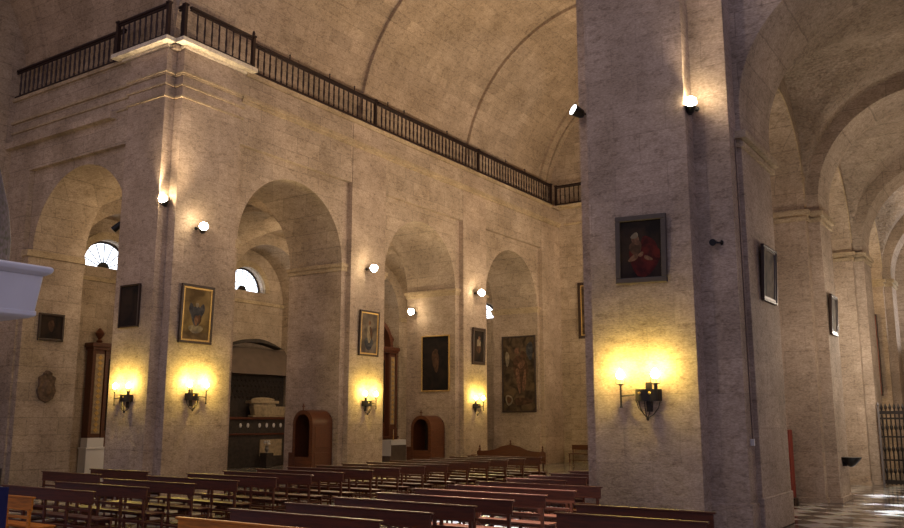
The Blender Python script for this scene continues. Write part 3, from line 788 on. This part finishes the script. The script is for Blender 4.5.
bm = nb(); box(bm, -1.1, .55, -.24, .13, .58, .70); frustum(bm, (-.9, .4, -.2, .1, .46), (-.9, .4, -.16, .1, .58)); obj('lid', bm, 'effigy', t, bevel=.02)
bm = nb(); ell(bm, (-.25, -.06, .74), .7, .12, .11); obj('recumbent_form', bm, 'effigy', t, smooth=True)
t = thing('silver_vase', 'small silver vase with white flowers in front of the dark altar', 'vase', (-27.5, 27.0, 0))
bm = nb(); box(bm, -.2, .2, -.2, .2, 0, .6); obj('stand', bm, 'chapel', t)
bm = nb(); lathe(bm, [(.08, .6), (.05, .63), (.1, .75), (.06, .85), (.08, .9)], (0, 0, 0), 10); obj('vase_body', bm, 'silver', t, smooth=True)
bm = nb()
for i in range(9): ell(bm, (.09*math.cos(i*2.4), .12*math.sin(i*2.4), .98+.05*(i % 3)), .045, .045, .045, 6, 5)
obj('flowers', bm, 'offwhite', t, smooth=True)

# ================================================================= LAMPS
WARM = (1, .76, .48)
def flood(loc, aim, label, parent_power=300, r=.10, name='flood_lamp', lens='lamp', angle=2.5, size=.1, col=WARM, back=.22):
    """can lamp: bracket behind, housing, glowing lens looking along aim"""
    a = Vector(aim).normalized(); L0 = Vector(loc)
    t = thing(name, label, 'lamp', loc, group='flood lamps on the piers')
    bm = nb(); cyl(bm, -a*.16, Vector((0, 0, 0)), r*.75, r*1.08, 14); cyl(bm, -a*.22, -a*.16, r*.4, r*.75, 12)
    obj('housing', bm, 'blackp', t, smooth=True)
    bm = nb(); ell(bm, a*.02, r, r, r, 16, 10); obj('lens', bm, lens, t, smooth=True)
    return t
def bracket(t, p):
    bm = nb(); q = Vector(p); cyl(bm, -q*.0, q, .018, .018, 6); cyl(bm, q*.94, q, .05, .05, 8); obj('bracket', bm, 'blackp', t)

cam = Vector((0, 0, 2))
def wall_lamp(loc, wallvec, label, power, aim, r=.12, ang=2.6, col=WARM):
    t = flood(loc, aim, label, r=r)
    bracket(t, wallvec)
    a = Vector(aim).normalized()
    light('lamp_light', 'SPOT', Vector(loc)+a*(r+.05), power, col, .08, Vector(loc)+a*5, ang, .6)
wall_lamp((XA+.32, 15.55, 7.2), (-.33, 0, 0), 'glowing flood lamp on the corner pier\'s right face', 950, (1, -.6, .8), .12)
wall_lamp((-19.16, 14.62, 7.86), (-.05, .25, 0), 'glowing flood lamp in the notch of the corner pier', 700, (.5, -1, .9), .12)
wall_lamp((XA+.32, 22.98, 7.12), (-.33, 0, 0), 'glowing flood lamp above the painting between first and second arches', 900, (1, -.6, .3), .13)
wall_lamp((XA+.32, 30.0, 7.12), (-.33, 0, 0), 'glowing flood lamp above the painting between second and third arches', 750, (1, -.6, .3), .14)
wall_lamp((-21.08, 28.55, 6.36), (0, .3, 0), 'glowing lamp on the aisle pier seen through the second arch', 160, (.6, -1, .2), .13)
wall_lamp((-4.87, 15.36, 7.84), (0, .38, 0), 'brilliant flood lamp high on the huge foreground pier', 260, (.35, -.8, .9), .115, 2.4)

def spotlight(loc, aim, wallvec, label, lens='blackp', r=.1, L=.24):
    a = Vector(aim).normalized(); t = thing('spotlight', label, 'spotlight', loc, group='black spotlights on the piers')
    bm = nb(); cyl(bm, -a*L*.5, a*L*.5, r*.8, r, 14); cyl(bm, -a*L*.75, -a*L*.5, r*.5, r*.8, 12); obj('housing', bm, 'blackp', t, smooth=True)
    bm = nb(); cyl(bm, a*L*.5, a*(L*.5+.012), r*.9, r*.9, 16); obj('lens', bm, lens, t)
    w = Vector(wallvec); bm = nb(); cyl(bm, (0, 0, 0), w, .018, .018, 6); cyl(bm, w*.9, w, .05, .05, 8); obj('bracket', bm, 'blackp', t)
spotlight((-7.26, 15.5, 8.2), (-.55, -.8, .35), (.1, .27, 0), 'black spotlight with cool white lens on the left edge of the huge pier', 'spotlens', .12, .2)
light('spot_beam', 'SPOT', (-7.5, 15.42, 8.26), 150, (.95, .95, 1), .08, (-12, 13, 11), 1.6, .6)
spotlight((-4.66, 15.62, 5.2), (.1, -.9, -.2), (.12, .13, 0), 'small unlit black spotlight on the right part of the huge pier', 'blackp', .065, .16)
spotlight((-21.12, 14.62, 7.35), (-.5, -.3, -.5), (.3, .15, 0), 'black spotlight bracketed under the left transept arch', 'switch', .1, .26)

# candle sconces
SY = (1, .76, .16)
def make_sconce(label):
    """local: wall at y=0, front -y, z0 = bottom of bowl straps"""
    t = thing('candle_sconce', label, 'sconce', group='candle sconces on the piers')
    bm = nb()
    for k in range(12):   # half-round crown band
        a0, a1 = PI*k/12, PI*(k+1)/12
        p = [(-.2*math.cos(a), -.05-.17*math.sin(a)) for a in (a0, a1)]; q = [(-.185*math.cos(a), -.05-.155*math.sin(a)) for a in (a0, a1)]
        vs = [bm.verts.new((u, v, z)) for z in (.26, .44) for u, v in (p[0], p[1], q[1], q[0])]
        for f in ((0,1,2,3), (7,6,5,4), (0,4,5,1), (2,6,7,3)): bm.faces.new([vs[i] for i in f])
    box(bm, -.2, .2, -.05, 0, .26, .44)
    obj('crown_band', bm, 'iron', t)
    bm = nb()
    for s in (-1, 1): ell(bm, (s*.08, -.215, .38), .022, .012, .022, 8, 6)
    obj('brass_stud', bm, 'gilt', t, smooth=True)
    bm = nb()
    for x, y in ((-.19, -.06), (.19, -.06), (0, -.21), (-.1, -.19), (.1, -.19)):
        tube(bm, [(x, y, .26), (x*.85, y*.95, .16), (x*.4, y*.8, .06), (0, -.1, .0)], .008, 5)
    lathe(bm, [(.005, -.04), (.03, -.01), (.01, .03)], (0, -.1, 0), 8)
    obj('straps', bm, 'iron', t)
    bm = nb(); box(bm, -.05, .05, -.02, 0, .1, .55); obj('back_plate', bm, 'iron', t)
    for x, zc in ((-.42, .30), (.15, .45)):
        bm = nb(); y = -.12
        if x < 0: tube(bm, [(-.2, -.1, .36), (x, y, .34)], .012, 6); cyl(bm, (x, y, .17), (x, y, .5), .016, .016, 8); lathe(bm, [(.03, .16), (.015, .2)], (x, y, 0), 8)
        else: cyl(bm, (x, y, .40), (x, y, .52), .03, .03, 8)
        h = .5
        lathe(bm, [(.02, h), (.05, h+.02), (.055, h+.03)], (x, y, 0), 10)
        for s in (-1, 1): tube(bm, [(x+s*.05, y, h+.02), (x+s*.075, y, h+.03), (x+s*.075, y, h+.13)], .006, 5)
        a = obj('candle_arm', bm, 'iron', t)
        bm = nb(); cyl(bm, (x, y, h+.02), (x, y, h+.10), .022, .022, 8); obj('candle_sleeve', bm, 'candle', a)
        bm = nb(); lathe(bm, [(.02, 0), (.06, .03), (.07, .075), (.05, .12), (.006, .17)], (x, y, h+.10), 12); obj('bulb', bm, 'bulb', a, smooth=True)
    return t
sc0 = make_sconce('two-armed black iron sconce, both bulbs lit, on the huge foreground pier')
def place_sconce(t, loc, rz, label, power, s=1.0):
    t.location = loc; t.rotation_euler = (0, 0, rz); t['label'] = label; mx = -1 if rz else 1; t.scale = (s*mx, s, s)
    for x in (-.42, .15):
        v = Matrix.Rotation(rz, 3, 'Z') @ Vector((x*s*mx, -.20*s, .72*s))
        light('candle_light', 'POINT', Vector(loc)+v, power, SY, .04)
place_sconce(sc0, (-5.88, 15.3, 2.02), 0, sc0['label'], 36, 1.18)
place_sconce(dup(sc0, (0, 0, 0)), (-19.98, 14.52, 2.2), 0, 'two-armed black iron sconce on the corner pier\'s left face', 30)
place_sconce(dup(sc0, (0, 0, 0)), (XA, 15.68, 2.25), HX, 'black iron sconce on the corner pier below the gold-hazed painting', 40)
place_sconce(dup(sc0, (0, 0, 0)), (XA, 23.05, 2.18), HX, 'black iron sconce between the first and second arches', 40)
place_sconce(dup(sc0, (0, 0, 0)), (XA, 30.02, 2.18), HX, 'black iron sconce between the second and third arches', 40)

# conduit and switch on the huge pier
t = thing('wall_switch', 'white switch box with conduit on the right of the huge pier', 'switch', (-4.27, 16.0, 1.6))
bm = nb(); box(bm, -.035, .035, -.04, .03, -.06, .06); obj('switch_box', bm, 'switch', t, bevel=.006)
bm = nb(); cyl(bm, (0, 0, .06), (0, 0, 5.6), .012, .012, 6); obj('conduit', bm, 'roof', t)

# stoup
t = thing('holy_water_stoup', 'black shell-shaped stoup projecting from the second aisle pier', 'stoup', (XS, 24.05, .95))
bm = nb()
lathe(bm, [(.03, -.12), (.1, -.08), (.2, .02), (.26, .10), (.27, .12)], (.18, 0, 0), 18); obj('basin', bm, 'blackp', t, smooth=True)
bm = nb(); box(bm, 0, .1, -.1, .1, -.1, .08); obj('bracket', bm, 'blackp', t)
# red panel behind pier
t = thing('red_locker', 'narrow dark red cupboard behind the huge pier near the second aisle pier', 'cupboard', (-5.12, 22.9, 0))
bm = nb(); box(bm, -.6, -.02, -.34, 0, .12, 1.75); obj('carcass', bm, 'redpaint', t, bevel=.01)
bm = nb(); box(bm, -.62, .02, -.36, 0, 0, .12); obj('base', bm, 'frame', t)
bm = nb(); box(bm, -.55, -.07, -.36, -.34, .2, 1.68); obj('door', bm, 'redpaint', t, bevel=.008)

# ================================================================= GRILLE
GY = 30.1
t = thing('iron_grille', 'tall black iron grille closing the end of the right aisle', 'grille', (XS+.04, GY, 0))
for z, h in ((.06, .12), (.75, .05), (1.45, .05), (2.0, .06), (2.16, .10)):
    bm = nb(); box(bm, 0, 5.0, -.02, .02, z, z+h); obj('rail', bm, 'iron', t)
me = None
for i in range(1, 42):
    if me is None:
        bm = nb(); cyl(bm, (0, 0, .03), (0, 0, 2.3), .024, .024, 6)
        for z in (.45, 1.1, 1.75): lathe(bm, [(.024, -.08), (.05, -.03), (.05, .03), (.024, .08)], (0, 0, z), 8)
        lathe(bm, [(.024, 2.3), (.045, 2.36), (.002, 2.5)], (0, 0, 0), 6)
        b = obj('bar', bm, 'iron', t); me = b.data
    else: b = bpy.data.objects.new('bar', me); COL.objects.link(b); b.parent = t
    b.location = (.12*i, 0, 0)
for x in (.03, 2.5, 4.97):
    bm = nb(); box(bm, x-.03, x+.03, -.03, .03, 0, 2.4); lathe(bm, [(.03, 0), (.05, .05), (.005, .14)], (x, 0, 2.4), 8); obj('post', bm, 'silver' if x < .1 else 'iron', t)

# ================================================================= WHITE PULPIT / FLOAT BASE, LEFT
UX, UY = -8.55, 3.55
t = thing('marble_pedestal', 'white marble pedestal with moulded rim at the left edge', 'pedestal', (UX, UY, 0))
def octo(bm, levels, n=8, rot=PI/8):
    rings = [[bm.verts.new((r*math.cos(2*PI*i/n+rot), r*math.sin(2*PI*i/n+rot), z)) for i in range(n)] for r, z in levels]
    for a, b in zip(rings, rings[1:]):
        for i in range(n):
            j = (i+1) % n; bm.faces.new((a[i], a[j], b[j], b[i]))
    bm.faces.new(rings[0][::-1]); bm.faces.new(rings[-1])
A4 = PI/4
k = 2**.5
bm = nb(); octo(bm, [(.93*k, 2.98), (.965*k, 3.31)], 4, A4); obj('body', bm, 'white', t, bevel=.01)
bm = nb(); octo(bm, [(.90*k, 2.92), (.94*k, 2.94), (.94*k, 2.985)], 4, A4); obj('lower_moulding', bm, 'white', t, bevel=.008)
bm = nb(); octo(bm, [(.97*k, 3.31), (1.02*k, 3.34), (1.03*k, 3.38), (1.01*k, 3.40)], 4, A4); obj('rim', bm, 'white', t, bevel=.01)
bm = nb(); octo(bm, [(.6, 0), (.6, .3), (.4, .4), (.36, 2.6), (.6, 2.92)], 4, A4); obj('shaft', bm, 'white', t, bevel=.01)
t = thing('draped_statue', 'dark violet speckled draped statue standing on the white marble pedestal', 'statue', (-8.30, 4.02, 3.402))
bm = nb()
n = 28; prof = [(.46, 0), (.46, .3), (.42, .6), (.34, .9), (.28, 1.15), (.25, 1.3), (.17, 1.42)]
rings = []
for r_, z in prof:
    rings.append([bm.verts.new(((r_*(1+.05*math.sin(7*2*PI*i/n)))*math.cos(2*PI*i/n), (r_*(1+.05*math.sin(7*2*PI*i/n)))*math.sin(2*PI*i/n), z)) for i in range(n)])
for a, b in zip(rings, rings[1:]):
    for i in range(n):
        j = (i+1) % n; bm.faces.new((a[i], a[j], b[j], b[i]))
bm.faces.new(rings[0][::-1]); bm.faces.new(rings[-1])
obj('mantle', bm, 'mantle', t, smooth=True)
bm = nb(); ell(bm, (0, 0, 1.56), .12, .13, .17, 16, 12); obj('veiled_head', bm, 'mantle', t, smooth=True)
# blue drape at lower left edge
t = thing('blue_banner', 'dark blue cloth banner on a pole at the lower left edge', 'banner', (-9.74, 5.6, 0))
bm = nb(); cyl(bm, (-.22, 0, 0), (-.22, 0, 1.45), .02, .02, 8); cyl(bm, (-.22, 0, 0), (-.22, 0, .03), .16, .16, 16); obj('pole', bm, 'frame', t)
bm = nb()
n = 16; top = []
for i in range(n+1):
    u = -.42+.42*i/n; w = .03*math.sin(i*1.3)
    top.append([bm.verts.new((u, w-.05, z)) for z in (.12, 1.25)] + [bm.verts.new((u, w-.03, z)) for z in (.12, 1.25)])
for a, b in zip(top, top[1:]):
    bm.faces.new((a[0], b[0], b[1], a[1])); bm.faces.new((a[3], b[3], b[2], a[2])); bm.faces.new((a[1], b[1], b[3], a[3])); bm.faces.new((a[2], b[2], b[0], a[0]))
bm.faces.new((top[0][0], top[0][1], top[0][3], top[0][2])); bm.faces.new((top[-1][0], top[-1][2], top[-1][3], top[-1][1]))
obj('cloth', bm, 'blue', t, smooth=True)

# ================================================================= ROOM LIGHT
# added fill spots without fixtures, hidden by the right arcade, washing wall and vault
for y, p in ((20.5, 900), (27.5, 900), (34, 700)):
    light('nave_fill', 'SPOT', (-7.9, y, 5.2), p*1.15, (1, .78, .55), .3, (-15, y+1.0, 13), 2.6, .8)
light('transept_fill', 'SPOT', (-20.5, 4.5, 5.0), 330, (1, .68, .36), .3, (-23, 14, 11), 1.9, .8)  # unseen fill added for the transept wall and arch
light('crossing_fill', 'POINT', (-10, 6, 13), 320, (1, .78, .6), .6)  # unseen fill point added above the crossing
# unseen fill points added in the left aisle bays
light('aisle_fill', 'POINT', (-23.2, 18.2, 8.0), 85, (1, .72, .38), .2)
light('aisle_fill', 'POINT', (-24.3, 26.5, 7.6), 110, (1, .76, .46), .2)
light('aisle_fill', 'POINT', (-24.3, 33.5, 7.6), 90, (1, .76, .46), .2)
# added fill points brightening the right aisle's piers and vault
light('aisle_fill', 'POINT', (-2.3, 21.2, 4.2), 120, (1, .84, .66), .4)
light('aisle_fill', 'POINT', (-2.8, 27.4, 4.2), 240, (1, .88, .72), .4)
light('aisle_fill', 'POINT', (-2.2, 34.3, 7.0), 70, (1, .82, .6), .3)
# added hidden fill washing the far corner
light('far_fill', 'POINT', (-9.5, 33.5, 6.0), 220, (1, .70, .32), .3)
# daylight through unseen windows: patches on the floor
for q, sz in (((-3.55, 26.0, 0), .13), ((-3.2, 23.4, 0), .10), ((-2.6, 21.6, 0), .17)): light('daylight_beam', 'SPOT', (1.0, q[1]+1.5, 7.0), 9000, (.80, .88, 1), .12, q, sz, .1)
for q, sz, pw in (((-7.0, 12.4, 0), .21, 26000), ((-9.3, 15.2, 0), .16, 26000), ((-10.2, 18.6, 0), .13, 26000)): light('daylight_beam', 'SPOT', (q[0]+.1, q[1]-1.2, 15.8), pw, (.85, .92, 1), .1, q, sz, .1)
light('daylight_beam', 'SPOT', (.6, 37.3, 3.0), 700, (.9, .93, 1), .2, (-4.2, 37.3, 9.0), 1.2, .4)

w = bpy.data.worlds.new('world'); SC.world = w; w.use_nodes = True
bg = w.node_tree.nodes['Background']; bg.inputs['Color'].default_value = (.62, .56, .78, 1); bg.inputs['Strength'].default_value = .26

# ================================================================= CAMERA
cd = bpy.data.cameras.new('camera'); co = bpy.data.objects.new('camera', cd); COL.objects.link(co)
cd.sensor_width = 36; cd.lens = 36*866.7/904; cd.clip_start = .1; cd.clip_end = 200
co.location = (0, 0, 2.0); co.rotation_euler = (PI/2+.17746, 0, .58854)
SC.camera = co
SC.view_settings.view_transform = 'Standard'; SC.view_settings.look = 'None'
SC.view_settings.exposure = .78; SC.view_settings.gamma = 1; SC.view_settings.use_curve_mapping = False
SC.cycles.max_bounces = 5; SC.cycles.diffuse_bounces = 3; SC.cycles.glossy_bounces = 2
SC.cycles.sample_clamp_indirect = 4
SC.cycles.use_denoising = True
